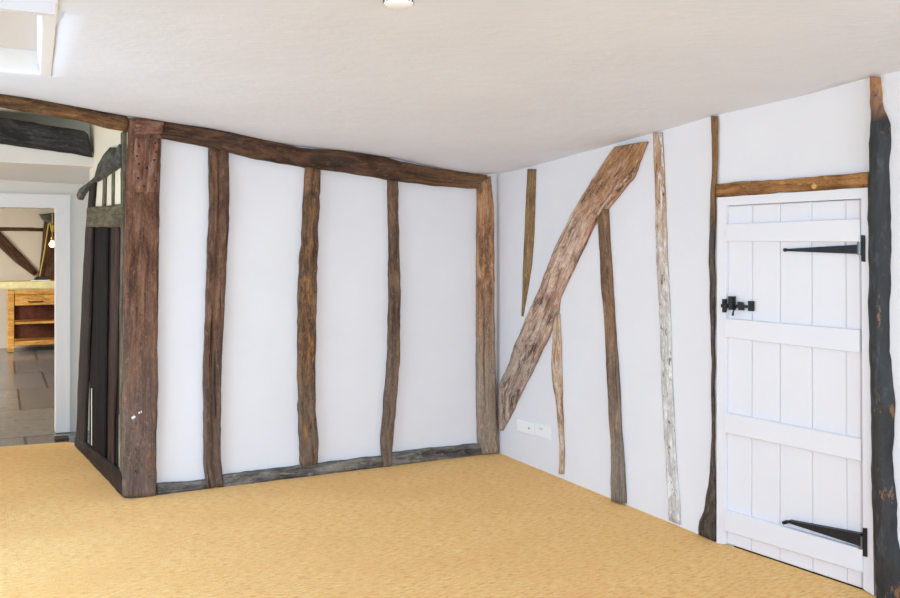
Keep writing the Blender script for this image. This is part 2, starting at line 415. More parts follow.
# hatch opening in the ceiling
hz = 2.315
def ceil_hit(px, py, z):
    r = ray(px, py); t = (z - EYE) / r.z; return Vector((r.x * t, r.y * t, z))
h_far = ceil_hit(41, 75, hz)                        # far right inner corner
h_s, h_v0 = in_plane(h_far, B)
h_v1 = h_v0 + 1.26; h_s0 = h_s - 1.0
HN = ceil_hit(42.2, 8, hz)
HC = B.pt(h_s - 0.5, 0, h_v0 + 0.63).to_2d()

# ceiling height field: heights read where the old ceiling meets each wall
cp = []
for px, py in ((0, 93), (60, 102.5), (128, 116), (163, 121.5), (210, 128), (255, 138), (300, 146), (340, 150), (390, 157), (440, 168), (488, 175)):
    q = B.hit(px, py, 0.0); cp.append((q.x, q.y, q.z))
for px, py in ((499, 172.5), (540, 164), (600, 148), (657, 132), (711, 116.5)):
    q = R1.hit(px, py, 0.0); cp.append((q.x, q.y, q.z))
for px, py in ((760, 105), (820, 91), (874, 76)):
    q = R2.hit(px, py, 0.0); cp.append((q.x, q.y, q.z))
for p, z in ((R3.pt(2.0, 0), 2.30), (right_rear, 2.32), (left_rear, 2.36), (REAR.pt(1.0, 0), 2.34), (B.pt(h_s, 0, h_v0), hz), (B.pt(h_s, 0, h_v1), hz), (B.pt(h_s, 0, (h_v0 + h_v1) / 2), hz), (B.pt(h_s0, 0, h_v0), hz), (B.pt(h_s0, 0, h_v1), hz), (B.pt(s_left, 0, 1.6), 2.36), (B.pt(s_left, 0, 4), 2.36), (Vector((0, 1.5, 0)), 2.33), (Vector((0.2, 3.6, 0)), 2.255)):
    cp.append((p.x, p.y, z))
CP = np.array(cp)
_d = np.sqrt(((CP[:, None, :2] - CP[None, :, :2]) ** 2).sum(-1) + 0.02)
_A = np.zeros((len(CP) + 3, len(CP) + 3)); _n = len(CP)
_A[:_n, :_n] = _d + np.eye(_n) * -0.02; _A[:_n, _n] = 1; _A[:_n, _n + 1:] = CP[:, :2]; _A[_n, :_n] = 1; _A[_n + 1:, :_n] = CP[:, :2].T
_w = np.linalg.solve(_A, np.concatenate([CP[:, 2], np.zeros(3)]))
def ceil_z(x, y):
    d = np.sqrt((CP[:, 0] - x) ** 2 + (CP[:, 1] - y) ** 2 + 0.02)
    z = float(d @ _w[:_n] + _w[_n] + _w[_n + 1] * x + _w[_n + 2] * y)
    k = min(1, max(0, (Vector((x, y)) - HC).length - 0.75) * 2.5)
    return z + k * 0.009 * mnoise.noise(Vector((x * 1.6, y * 1.6, 0))) + k * 0.004 * mnoise.noise(Vector((x * 5, y * 5, 3)))

# ---- floor
bm = bmesh.new()
sc_end_s, _ = 0, 0
th0, th1 = floor_pt(-60, 451), floor_pt(66, 442)    # where the carpet stops at the stone
car = Plane(th0, th1)
lob_left = meet(Plane(back_left, back_left + E2), 0, car, 0)
ring = [left_rear, right_rear, RR, M0, corner, B.pt(0.0, 0, PLASTER), S.pt(S.len, 0, -0.03), S.pt(0, 0, -0.03), S.pt(-0.05, 0, -0.03), th1, lob_left]
a = [p.copy() for p in ring]
hexa(bm, [p + Vector((0, 0, -0.06)) for p in a], a)
tag(obj('floor', bm, M['carpet'], origin=Vector((0, 0, 0))), kind='structure')
# kitchen / threshold flagstones
kl, kr = -4.2, 1.6
bm = bmesh.new()
depth_k = in_plane(KB.o, B)[1]
kring = [B.pt(kl, 0, -1.0), B.pt(kr, 0, -1.0), B.pt(kr, 0, depth_k - 0.1), B.pt(kl, 0, depth_k - 0.1)]
hexa(bm, [p + Vector((0, 0, -0.08)) for p in kring], [p + Vector((0, 0, -0.006)) for p in kring])
tag(obj('floor_kitchen', bm, M['stone'], origin=Vector((0, 0, -0.006))), kind='structure')

# ---- ceiling (uneven plaster, with the hatch cut out)
bm = bmesh.new()
vs = sorted(set([PLASTER - 0.12] + [round(x, 3) for x in np.arange(0.0, DEPTH + 0.01, 0.12)] + [h_v0, h_v1]))
us_l = sorted(set([round(x, 3) for x in np.arange(s_left, 5.4, 0.12)] + [h_s, h_s0]))
grid = {}
def cvert(i, j):
    if (i, j) in grid: return grid[(i, j)]
    v = vs[j]; R = right_at(max(v, PLASTER)); sr = in_plane(R, B)[0]
    p = B.pt(min(us_l[i], sr + 0.04), 0, v)
    if us_l[i] > sr + 0.20: grid[(i, j)] = None; return None
    q = bm.verts.new((p.x, p.y, ceil_z(p.x, p.y))); grid[(i, j)] = q; return q
for j in range(len(vs) - 1):
    for i in range(len(us_l) - 1):
        if us_l[i] >= h_s0 - 1e-6 and us_l[i + 1] <= h_s + 1e-6 and vs[j] >= h_v0 - 1e-6 and vs[j + 1] <= h_v1 + 1e-6: continue
        q = [cvert(i, j), cvert(i + 1, j), cvert(i + 1, j + 1), cvert(i, j + 1)]
        if None in q: continue
        try: bm.faces.new(q)
        except ValueError: pass
bmesh.ops.remove_doubles(bm, verts=bm.verts, dist=1e-4)
nr = B.pt(h_s + 0.03, 0, h_v1 + 0.02); bm.faces.new([bm.verts.new((p.x, p.y, hz - 0.001)) for p in (B.pt(h_s, 0, h_v0), B.pt(h_s + 0.03, 0, h_v0), nr, B.pt(in_plane(HN, B)[0], 0, h_v1 + 0.02))])
top = bmesh.ops.extrude_face_region(bm, geom=list(bm.faces))
for v in [g for g in top['geom'] if isinstance(g, bmesh.types.BMVert)]: v.co.z += 0.05
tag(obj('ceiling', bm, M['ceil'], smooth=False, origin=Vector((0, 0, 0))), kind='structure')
for p in bpy.data.objects['ceiling'].data.polygons: p.use_smooth = abs(p.normal.z) > 0.7

# ---- walls
WH = 2.62
bm = bmesh.new()
s_c = in_plane(corner, B)[0]
pbox(bm, B, B.sz(131.5, 300, -0.04)[0], s_c + 0.25, -0.06, WH, PLASTER - 0.10, PLASTER)
pbox(bm, B, s_left - 0.1, B.sz(131.5, 300, -0.04)[0], 2.36, WH, PLASTER - 0.10, PLASTER - 0.005)
tag(obj('wall_back', bm, M['wall']), kind='structure')

door_s0, door_zt = R2.sz(719, 199, 0); door_s1, _ = R2.sz(867, 400, 0)
bm = bmesh.new()
hexa(bm, [R1.pt(-0.2, -0.06, 0), R1.pt(R1.len, -0.06, 0), R1.pt(R1.len, -0.06, -0.12), R1.pt(-0.2, -0.06, -0.12)],
     [R1.pt(-0.2, WH, 0), R1.pt(R1.len, WH, 0), R1.pt(R1.len, WH, -0.12), R1.pt(-0.2, WH, -0.12)])
pbox(bm, R2, 0, door_s0, -0.06, WH, -0.12, 0)
pbox(bm, R2, door_s0, door_s1, door_zt, WH, -0.12, 0)
pbox(bm, R2, door_s1, R2.len + 0.14, -0.06, WH, -0.12, 0)
pbox(bm, R3, 0, (right_rear - RR).length + 0.15, -0.06, WH, -0.12, 0)
tag(obj('wall_right', bm, M['wall']), kind='structure')

LW = Plane(back_left, back_left + E2)               # left wall, runs towards the rear; its normal points outwards
def wall_with_openings(bm, pl, s0, s1, d0, d1, opens):
    cur = s0
    for a, b, z0, z1 in opens:
        pbox(bm, pl, cur, a, -0.06, WH, d0, d1)
        pbox(bm, pl, a, b, -0.06, z0, d0, d1); pbox(bm, pl, a, b, z1, WH, d0, d1); cur = b
    pbox(bm, pl, cur, s1, -0.06, WH, d0, d1)
LWo = [(0.5, 2.2, 0.6, 2.0), (3.4, 5.0, 0.6, 2.0)]; LWl = (-1.45, -0.45, 0.7, 1.9)  # unseen windows, added to light the right wall and the lobby
bm = bmesh.new(); sgn = 1 if LW.n.dot(E1) < 0 else -1
wall_with_openings(bm, LW, -3.2, DEPTH + 0.2, 0, 0.15 * sgn, [LWl] + LWo)
tag(obj('wall_left', bm, M['wall']), kind='structure')
rs0 = in_plane(left_rear, REAR)[0]; rs1 = in_plane(right_rear, REAR)[0]
RO = [(rs0 + 0.5, rs0 + 2.3, 0.55, 2.05), (rs0 + 3.0, rs0 + 4.8, 0.55, 2.05)]
bm = bmesh.new()
wall_with_openings(bm, REAR, rs0 - 0.2, rs1 + 0.2, 0, 0.15, RO)
tag(obj('wall_rear', bm, M['wall']), kind='structure')
k = 1
for pl, lst, d0, d1 in ((LW, LWo, 0.03 * sgn, 0.09 * sgn), (REAR, RO, 0.03, 0.09)):  # unseen windows, sized and placed for the light they let in
    for a, b, z0, z1 in lst:
        bm = bmesh.new(); f = 0.05
        pbox(bm, pl, a, b, z0, z0 + f, d0, d1); pbox(bm, pl, a, b, z1 - f, z1, d0, d1)
        pbox(bm, pl, a, a + f, z0 + f, z1 - f, d0, d1); pbox(bm, pl, b - f, b, z0 + f, z1 - f, d0, d1)
        pbox(bm, pl, (a + b) / 2 - 0.02, (a + b) / 2 + 0.02, z0 + f, z1 - f, d0, d1)
        tag(obj('window_%d' % k, bm, M['whitetrim']), kind='structure'); k += 1

# ---- lobby: far wall with doorway, ceiling, lowered ceiling
dw_s1, dw_z = LB.sz(57, 206.5, 0)
dw_s0 = dw_s1 - 0.85
lbs0 = in_plane(meet(LW, 0, LB, 0), LB)[0]
bm = bmesh.new()
pbox(bm, LB, lbs0, dw_s0, -0.06, WH, -0.12, 0)
pbox(bm, LB, dw_s0, dw_s1, dw_z, WH, -0.12, 0)
pbox(bm, LB, dw_s1, dw_s1 + 4.2, -0.06, WH, -0.12, 0)
tag(obj('wall_lobby', bm, M['lobby']), kind='structure')
vL = in_plane(LB.o, B)[1]                           # negative
bm = bmesh.new()
ring = [B.pt(s_left - 0.1, 0, PLASTER - 0.02), B.pt(2.6, 0, PLASTER - 0.1), B.pt(2.6, 0, vL), B.pt(s_left - 0.1, 0, vL)]
hexa(bm, [p + Vector((0, 0, 2.42)) for p in ring], [p + Vector((0, 0, 2.48)) for p in ring])
tag(obj('ceiling_lobby', bm, M['cream']), kind='structure')
# the black beam sits on the front edge of a lowered, boxed-in ceiling
br_r = Plane(S.o, S.o + S.t)
bb0 = S.hit(90, 150, 0.0); vB = in_plane(bb0, B)[1] + 0.03
BB = Plane(B.pt(0, 0, vB), B.pt(1, 0, vB))
bm = bmesh.new()
z_r = BB.sz(96, 158, 0)[1]; z_l = BB.sz(0, 143, 0)[1]; zb_r = LB.sz(80, 185, 0)[1]; zb_l = LB.sz(0, 177, 0)[1]
s_r = BB.sz(99, 158, 0)[0]; s_l = BB.sz(0, 143, 0)[0]
def zline(s, za, zb): return zb + (za - zb) * (s - s_l) / (s_r - s_l)
sa, sb = s_left - 0.1, s_r + 0.12
zf = 2.068
hexa(bm, [BB.pt(sa, zline(sa, z_r, z_l) + 0.03, 0), BB.pt(sb, zline(sb, z_r, z_l) + 0.03, 0), BB.pt(sb, zf - 0.01, 0), BB.pt(sa, zf + 0.02, 0)],
     [B.pt(sa, zline(sa, z_r, z_l) + 0.03, vL), B.pt(sb, zline(sb, z_r, z_l) + 0.03, vL), B.pt(sb, zb_r, vL), B.pt(sa, zb_l + 0.02, vL)])
tag(obj('trim_bulkhead', bm, M['lobby']), kind='structure')

# ---- doorway architrave and lining (lobby to kitchen)
d3 = empty('doorway_kitchen', LB.pt(dw_s1, 0, 0)); tag(d3, kind='structure')
aw = LB.sz(70, 300, 0.02)[0] - dw_s1
bm = bmesh.new()
pbox(bm, LB, dw_s1, dw_s1 + aw, 0, dw_z + aw, 0, 0.018); pbox(bm, LB, dw_s1 + aw * 0.72, dw_s1 + aw, 0, dw_z + aw, 0.018, 0.03)
pbox(bm, LB, dw_s0 - aw, dw_s0, 0, dw_z + aw, 0, 0.018)
pbox(bm, LB, dw_s0, dw_s1, dw_z, dw_z + aw, 0, 0.018); pbox(bm, LB, dw_s0, dw_s1 + aw * 0.72, dw_z + aw * 0.72, dw_z + aw, 0.018, 0.03)
obj('architrave', bm, M['whitetrim'], d3)
bm = bmesh.new()
pbox(bm, LB, dw_s1 - 0.012, dw_s1, 0, dw_z, -0.12, 0.008); pbox(bm, LB, dw_s0, dw_s0 + 0.02, 0, dw_z, -0.12, 0.008)
pbox(bm, LB, dw_s0 + 0.02, dw_s1 - 0.012, dw_z - 0.012, dw_z, -0.12, 0.008)
obj('door_lining', bm, M['whitetrim'], d3)
bm = bmesh.new()
b0 = floor_pt(55, 441); 
pl_t = Plane(b0, b0 + E1); pbox(bm, pl_t, 0, 0.10, -0.004, 0.012, -0.13, 0)
tag(obj('trim_threshold', bm, M['ktimber']), kind='structure')

# ---- kitchen shell
bm = bmesh.new(); pbox(bm, KB, -8, 6, -0.06, WH, -0.12, 0)
tag(obj('wall_kitchen', bm, M['kitchen']), kind='structure')
bm = bmesh.new()
kring2 = [B.pt(kl, 0, vL - 0.12), B.pt(kr, 0, vL - 0.12), B.pt(kr, 0, depth_k), B.pt(kl, 0, depth_k)]
zc = KB.sz(30, 209, 0)[1]
hexa(bm, [p + Vector((0, 0, zc)) for p in kring2], [p + Vector((0, 0, zc + 0.06)) for p in kring2])
tag(obj('ceiling_kitchen', bm, M['wall']), kind='structure')
bm = bmesh.new()
KL = Plane(B.pt(kl, 0, vL), B.pt(kl, 0, depth_k)); KR = Plane(B.pt(kr, 0, vL), B.pt(kr, 0, depth_k))
kd = vL - depth_k
wall_with_openings(bm, KL, 0.1, kd, -0.1, 0.0, [(2.2, 5.2, 0.9, 1.95)])  # unseen window, added because the kitchen needs light
pbox(bm, KR, 0.1, kd, -0.06, WH, 0, 0.1)
tag(obj('wall_kitchen_sides', bm, M['kitchen']), kind='structure')

# ------------------------------------------------------------------ ceiling hatch
hatch = empty('ceiling_hatch', B.pt(h_s - 0.3, 2.3, h_v0))
tag(hatch, 'white-framed recess in the ceiling above the opening at left', 'ceiling hatch')
def cq(bm, pts, z0, z1): hexa(bm, [Vector((p.x, p.y, z0)) for p in pts], [Vector((p.x, p.y, z1)) for p in pts])
hA, hB = h_far, HN                                   # far and near right corners of the opening
hC, hD = hA - E1 * 1.0, hB - E1 * 1.0
rin = (hB - hA).normalized(); rout = Vector((-rin.y, rin.x, 0)); rout = rout if rout.dot(E1) > 0 else -rout
bm = bmesh.new()
up_ = Vector((0, 0, 0.11)); sp = rout * -0.018        # lining splays in towards the lid
lo = [hC, hA, hB, hD]; hi = [hC + up_ + E2 * 0.02, hA + up_ + sp + E2 * 0.0, hB + up_ + sp, hD + up_]
for i in (0, 1, 2):
    p, q, p2, q2 = lo[i], lo[i + 1], hi[i], hi[i + 1]
    o_ = (-E2, rout, E2)[i] * 0.02
    hexa(bm, [p, q, q2, p2], [p + o_, q + o_, q2 + o_, p2 + o_])
obj('lining', bm, M['whitetrim'], hatch)
bm = bmesh.new(); cq(bm, [hC, hA, hB, hD], hz + 0.112, hz + 0.14)
tag(obj('lid', bm, plain('grey_lid', (206, 198, 190), 0.7, 0.2), hatch), 'grey lid set up inside the recess')
bm = bmesh.new(); w_ = (ceil_hit(55, 20, hz) - ceil_hit(42, 20, hz)).dot(rout)
cq(bm, [hA, hA + rout * w_, hB + rout * w_ + E2 * 0.12, hB + E2 * 0.12], hz - 0.007, hz + 0.004)
obj('architrave', bm, M['whitetrim'], hatch)
zb_ = hz - 0.08; q = ceil_hit(55, 14.5, zb_); FP = Plane(q, q + E1)
bm = bmesh.new(); pbox(bm, FP, -1.3, 0, zb_, hz + 0.004, -0.03, 0)
tag(obj('hatch_flap', bm, M['white'], hatch), 'bright white board hanging along the near edge')

# ------------------------------------------------------------------ smoke alarm
r = ray(398.5, 3); zc_ = 0
p = Vector((0, 0, 0))
yy = 2.9
for _ in range(20):
    p = Vector(((398.5 - CX) / F * yy, yy, 0)); zc_ = ceil_z(p.x, p.y); yy = (zc_ - 0.030 - EYE) * F / (HY - 4.0)
sm = empty('smoke_alarm', Vector((p.x, p.y, zc_)))
tag(sm, 'small round white smoke alarm with dark slots on the ceiling', 'smoke alarm')
c = Vector((p.x, p.y, zc_))
bm = bmesh.new(); lathe(bm, c, [(0.052, 0.004), (0.052, -0.010), (0.049, -0.013)]); obj('base', bm, plain('aged_white_plastic', (226, 218, 196), 0.4, 0.4), sm, smooth=False)
bm = bmesh.new(); lathe(bm, c, [(0.047, -0.012), (0.0485, -0.018), (0.047, -0.028), (0.040, -0.037), (0.026, -0.041), (0.004, -0.042)]); obj('cover', bm, M['plastic'], sm, smooth=True)
bm = bmesh.new()
for i in range(16):
    a = i * 2 * math.pi / 16; u = Vector((math.cos(a), math.sin(a), 0)); t = Vector((-u.y, u.x, 0))
    q = c + u * 0.0472 + Vector((0, 0, -0.0235))
    hexa(bm, [q - t * 0.0035 - Vector((0, 0, 0.0045)), q + t * 0.0035 - Vector((0, 0, 0.0045)), q + t * 0.0035 + Vector((0, 0, 0.0045)), q - t * 0.0035 + Vector((0, 0, 0.0045))],
         [q + u * 0.0016 + x for x in (-t * 0.0035 - Vector((0, 0, 0.0045)), t * 0.0035 - Vector((0, 0, 0.0045)), t * 0.0035 + Vector((0, 0, 0.0045)), -t * 0.0035 + Vector((0, 0, 0.0045)))])
obj('slots', bm, M['slot'], sm)

# ------------------------------------------------------------------ back wall timbers
G_ST = 'upright studs of the back wall'
timber('top_beam', 'long sagging brown beam along the top of the back wall', 'beam', B,
       [(160, 121), (210, 128), (255, 138), (300, 147.5), (340, 150.5), (390, 158), (403, 162), (440, 169), (487, 175)],
       [(160, 138), (209, 147), (255, 158.5), (304, 167), (340, 171.5), (387, 179.5), (405, 181.5), (440, 186), (486, 189.5)], 0.015, PLASTER + 0.001, M['beam'], edge=0.02)
timber('tie_beam', 'rounded brown beam spanning the open lobby at upper left', 'beam', B,
       [(-260, 56), (-50, 86), (0, 93), (40, 99), (80, 105.5), (110, 112), (127.5, 116.5)], [(-260, 66), (-50, 99), (0, 107.5), (40, 114), (80, 121), (110, 129), (127.5, 132)], 0.01, PLASTER + 0.001, M['tie'], edge=0.05, wane=0.8)
post = timber('door_post', 'broad brown oak post between the open lobby and the white back wall', 'post', B,
       [(128.5, 118), (126.5, 160), (125, 200), (123, 300), (122, 400), (122, 497.5)], [(162, 119), (161, 160), (159.5, 195), (158.5, 300), (157.5, 330), (158, 400), (156.5, 430), (156.5, 497)], 0.02, PLASTER + 0.001, M['post'], edge=0.02, cols=13)
bm = timber_bm(B, [(135, 138), (133, 165), (131.5, 192)], [(160, 138), (160, 165), (159, 192)], 0.03, 0.005, groove=[(0.5, 0.12, 0.012)], cols=13, rough=0.003, edge=0.006)
tag(obj('patch_board', bm, M['posttop'], post, smooth=True), 'paler nailed board let into the top of the post')
bm = timber_bm(B, [(135, 134), (148, 134), (162, 133)], [(134, 121), (148, 120.5), (164, 121)], 0.034, 0.005, cols=9, rough=0.003, edge=0.008)
obj('head_block', bm, M['posttop'], post, smooth=True)
for px, py in ((139, 146), (137, 156), (139, 164), (138, 178), (155, 143), (156, 152), (154, 160), (156, 181), (144, 186), (147, 168)):
    bm = bmesh.new(); lathe(bm, B.hit(px, py, 0.028), [(0.007, 0), (0.006, 0.005), (0.002, 0.007)], B.n, 8)
    obj('nail', bm, M['iron'], post)
bm = bmesh.new()
pquad(bm, B, [(131, 417.5), (134, 415.5), (136, 417), (132.5, 419.5)], 0.012, 0.0225); pquad(bm, B, [(138, 412.5), (141.5, 410.5), (142, 412.5), (139, 414)], 0.012, 0.0225)
tag(obj('paint_fleck', bm, M['white'], post), 'white paint flecks low on the post')

timber('wall_stud', 'wavy brown stud with a long dark crack, nearest the broad post', 'stud', B,
       [(208.6, 147), (208.8, 200), (208.5, 222), (206, 270), (205.5, 310), (202.6, 377), (203.3, 440), (203.6, 470), (206.5, 488.5)],
       [(228.7, 150), (229, 180), (229.6, 217), (226, 270), (224.8, 310), (221, 377), (221, 437), (221, 460), (223.7, 486.5)], 0.012, PLASTER + 0.001, M['stud_a'], G_ST, groove=[(0.5, 0.15, 0.016)], cols=13)
timber('wall_stud', 'middle stud of the back wall, patchy brown and black with a split foot', 'stud', B,
       [(305, 167), (303.5, 190), (302, 220), (299, 262), (297, 300), (297, 340), (297.5, 410), (299, 440), (299.6, 466.5)],
       [(320.6, 169.5), (320, 190), (318.6, 220), (317.3, 270), (316.3, 310), (315.6, 380), (316, 410), (319, 440), (317.2, 464.5)], 0.012, PLASTER + 0.001, M['stud_b'], G_ST, rough=0.006)
timber('wall_stud', 'thin bent stud with dark pocks, nearest the corner post', 'stud', B,
       [(387, 180), (388, 244), (388, 300), (386.6, 360), (383, 405), (379.7, 444), (382, 469)],
       [(398, 181), (399.3, 244), (400.6, 300), (400, 360), (396, 410), (391.7, 456), (392, 468)], 0.012, PLASTER + 0.001, M['stud_c'], G_ST)
timber('corner_post', 'narrow orange-brown post standing in the corner of the two white walls', 'post', B,
       [(476.5, 184), (476, 240), (475.8, 300), (475.8, 380), (476.5, 442), (480, 455)],
       [(491, 176), (494, 204), (494.6, 300), (496, 384), (498, 430), (499, 452.5)], 0.03, PLASTER + 0.001, M['corner'], edge=0.02)
G_SI = 'sill lengths along the foot of the back wall'
timber('sill_beam', 'short grey sill beam at the foot of the broad post', 'beam', B,
       [(157, 484), (180, 482.5), (207, 480)], [(157, 497), (180, 494.5), (207, 491)], 0.005, PLASTER + 0.001, M['sill'], G_SI, edge=0.012)
timber('sill_beam', 'longest grey sill beam, running under the split-footed middle stud', 'beam', B,
       [(223, 475.5), (260, 470.5), (300, 466), (340, 461), (383, 456)], [(223, 488.5), (260, 483.5), (300, 478.5), (340, 473), (383, 467.5)], 0.005, PLASTER + 0.001, M['sill'], G_SI, edge=0.012)
timber('sill_beam', 'pale grey sill beam running into the corner post', 'beam', B,
       [(391, 453), (430, 448.5), (484, 443.4)], [(391, 466.5), (430, 461.5), (484, 455.8)], 0.005, PLASTER + 0.001, M['sill'], G_SI, edge=0.012)

# ------------------------------------------------------------------ right wall timbers
timber('diagonal_brace', 'thick slanting brown brace flecked with white across the wall', 'brace', R1,
       [(614, 147), (592, 180), (569.5, 217), (555.5, 246), (538, 288.5), (522, 327), (513, 349), (504.6, 373), (498.5, 386), (498.5, 412), (500, 431)],
       [(649, 141), (634.5, 178), (612, 205), (596, 225), (576.6, 264), (561, 299), (559, 317), (538, 363), (522, 394), (511, 419), (503.5, 432)], 0.035, 0.001, M['brace'], edge=0.018, cols=15, rough=0.006, step=0.025)
timber('wall_lath', 'short thin tan timber ending in a point above the slanting brace', 'timber', R1,
       [(527.4, 169), (525.5, 210), (524, 243), (522.3, 285), (521.4, 316)], [(536.5, 169), (535.6, 200), (534.4, 236), (531.5, 270), (523.5, 316.5)], 0.01, 0.001, M['plank'], edge=0.006, rough=0.002)
timber('wall_stud', 'thin crooked pale stud below the slanting brace, beside the sockets', 'stud', R1,
       [(553.5, 322), (551.8, 345), (551, 366), (552.5, 383), (555.5, 401), (558.7, 430), (559.7, 450), (558.6, 474)],
       [(560.5, 314), (561.8, 340), (562.5, 363), (562.8, 390), (563.2, 408), (564, 430), (565, 450), (564.2, 475)], 0.022, 0.001, M['stud_thin'], edge=0.01)
timber('wall_stud', 'grey-brown stud rising from the carpet to the underside of the brace', 'stud', R1,
       [(597.6, 219), (599, 245), (601, 278), (603, 310), (606, 350), (607.5, 385), (610, 440), (610.5, 465), (611, 501)],
       [(609, 206), (611, 245), (613.4, 278), (615, 310), (618, 350), (620.3, 385), (622.3, 430), (625, 470), (627, 505)], 0.035, 0.001, M['stud_d'], edge=0.014)
timber('wall_stud', 'tall limewashed stud with dark knots, between brace and white door', 'stud', R1,
       [(653, 133), (654.5, 180), (655.8, 240), (658.2, 295), (660, 340), (661.6, 383), (664, 430), (667, 480), (669, 520)],
       [(663, 132), (665, 170), (666, 196), (668, 260), (670, 295), (672, 345), (673.5, 393), (677, 460), (681.5, 525)], 0.012, 0.001, M['pale'], edge=0.01)
timber('wall_stud', 'narrow dark stud hugging the latch side of the white door', 'stud', R1,
       [(711, 116), (712, 168), (709.3, 228), (709.4, 300), (711.5, 367), (711.5, 444), (708.5, 486), (704, 510), (698, 522), (698, 534)],
       [(717.8, 116), (718, 164), (716, 196), (715.4, 240), (715.4, 300), (715, 393), (715, 440), (716, 490), (717, 520), (717, 542)], 0.014, 0.001, M['black_thin'], edge=0.012, rough=0.004)
# (front plane of the stretch with the door)
timber('hinge_post', 'big crooked blackened post on the hinge side of the white door', 'post', R2,
       [(870.7, 77), (870.5, 110), (868.9, 168), (867.8, 250), (867.6, 300), (869.5, 367), (871.7, 470), (874.5, 560), (876, 612)],
       [(880.7, 76), (882, 104), (891.4, 127), (889.5, 172), (892, 220), (890.7, 280), (888.5, 331), (892, 372), (896, 408), (892.5, 455), (897, 520), (901, 570), (902, 618)], 0.05, 0.001, M['black'], edge=0.02, cols=13, rough=0.006, wane=0.7, ridge=(0.55, 0.04))
lint = timber('lintel_beam', 'light brown timber lying over the white plank door', 'lintel', R2,
       [(716.5, 184), (760, 180.5), (815, 176.5), (869, 172)], [(716.5, 197), (760, 194), (815, 190.5), (869, 186.5)], 0.03, 0.001, M['lintel'], edge=0.012)
bm = bmesh.new(); lathe(bm, R2.hit(815, 186.5, 0.024), [(0.0125, 0), (0.012, 0.010), (0.009, 0.012)], R2.n, 14)
tag(obj('peg', bm, plain('pale_peg', (206, 160, 104), 0.6, 0.3), lint), 'pale round peg in the lintel')

# ------------------------------------------------------------------ plank door
door = empty('door_1', R2.hit(795, 565, 0)); tag(door, kind='structure')
door['label'] = 'white ledged plank door with black iron hinges'
bm = bmesh.new()
FR = 0.022
def frame_strip(outer, inner):
    pquad(bm, R2, outer + inner[::-1], -0.08, FR)
frame_strip([(717.6, 197.5), (716.5, 543)], [(726.5, 205.5), (725, 544.5)])
frame_strip([(867.6, 187.5), (874, 595.5)], [(861, 198.5), (863.2, 589)])
pquad(bm, R2, [(717.6, 197.5), (867.6, 187.5), (861, 198.5), (726.5, 205.5)], -0.08, FR)
obj('door_frame', bm, M['white'], door)
LEAF = 0.006
xt = [727.5, 752.3, 780, 811.3, 845.2, 860.2]; xb = [725.5, 751, 779.5, 812.3, 846.8, 862.2]
def top_y(x): return 206.0 + (x - 727.5) * (199.3 - 206.0) / (860.2 - 727.5)
def bot_y(x): return 543.0 + (x - 725.5) * (588.5 - 543.0) / (862.2 - 725.5)
bm = bmesh.new()
for i in range(5):
    g = 0.12
    q = [(xt[i] + g, top_y(xt[i])), (xt[i + 1] - g, top_y(xt[i + 1])), (xb[i + 1] - g, bot_y(xb[i + 1])), (xb[i] + g, bot_y(xb[i]))]
    pquad(bm, R2, q, -0.03, LEAF, 0.005)
tag(obj('board_panel', bm, M['white'], door), 'five white vertical boards with beaded joints')
for q in ([(726, 224), (859.5, 218.7), (859.8, 242), (726, 241.2)],
          [(724.5, 318.3), (859.3, 330), (859.3, 353), (724.5, 337.4)],
          [(724.5, 412.6), (860.6, 439), (860.6, 461.5), (724.5, 432.7)],
          [(724.3, 510), (862.5, 549.5), (862.5, 573), (724.3, 531)]):
    bm = bmesh.new(); pquad(bm, R2, q, LEAF - 0.004, LEAF + 0.024, 0.003); obj('ledge', bm, M['white'], door)
def strap(tip, end, plate, seed):
    hp = empty('strap_hinge', R2.hit(*plate[0], 0.03)); hp.parent = door; hp.location = ORIGIN[hp.name] - ORIGIN[door.name]
    (tx, ty), (ea, eb) = tip, end
    d = LEAF + (0.029 if seed else 0.012)
    bm = bmesh.new()
    x1 = ea[0]; top = [(tx + (x1 - tx) * k, ty - 1.2 + (ea[1] - ty + 1.2) * k) for k in (0, .5, 1)]; bot = [(tx + (x1 - tx) * k, ty + 1.2 + (eb[1] - ty - 1.2) * k) for k in (0, .5, 1)]
    for i in range(2): pquad(bm, R2, [top[i], top[i + 1], bot[i + 1], bot[i]], LEAF - 0.003, d)
    lathe(bm, R2.hit(tx, ty, LEAF - 0.003), [(0.0085, 0), (0.0085, d - LEAF + 0.0035), (0.006, d - LEAF + 0.005)], R2.n, 14)
    for k in (0.15, 0.45, 0.78):
        x = tx + (x1 - tx) * k; y = ty + ((ea[1] + eb[1]) / 2 - ty) * k
        lathe(bm, R2.hit(x, y, d - 0.002), [(0.0045, 0), (0.004, 0.003), (0.0015, 0.004)], R2.n, 8)
    obj('strap', bm, M['iron'], hp)
    bm = bmesh.new()
    (pa, pb) = plate
    pquad(bm, R2, [pa, (pb[0], pa[1] + (0.4)), (pb[0], pb[1]), (pa[0], pb[1] - 0.8)], LEAF, FR + 0.006)
    obj('hinge_plate', bm, M['iron'], hp)
    bm = bmesh.new()
    tube(bm, [R2.hit(pa[0] - 1.8, (pa[1] + pb[1]) / 2 - 6.5, FR + 0.004), R2.hit(pa[0] - 1.8, (pa[1] + pb[1]) / 2 + 6.5, FR + 0.004)], 0.009, 12)
    tag(obj('hinge_pin', bm, plain('worn_iron%d' % seed, (120, 122, 126), 0.35, 0.5, 0.6), hp), 'worn silvery hinge knuckle')
strap((786.5, 250), ((858.5, 244.5), (858.5, 254)), ((861.2, 235), (864.6, 262)), 0)
strap((787.5, 521.7), ((860.5, 534), (860.5, 546.5)), ((862.6, 528), (866.6, 557)), 1)
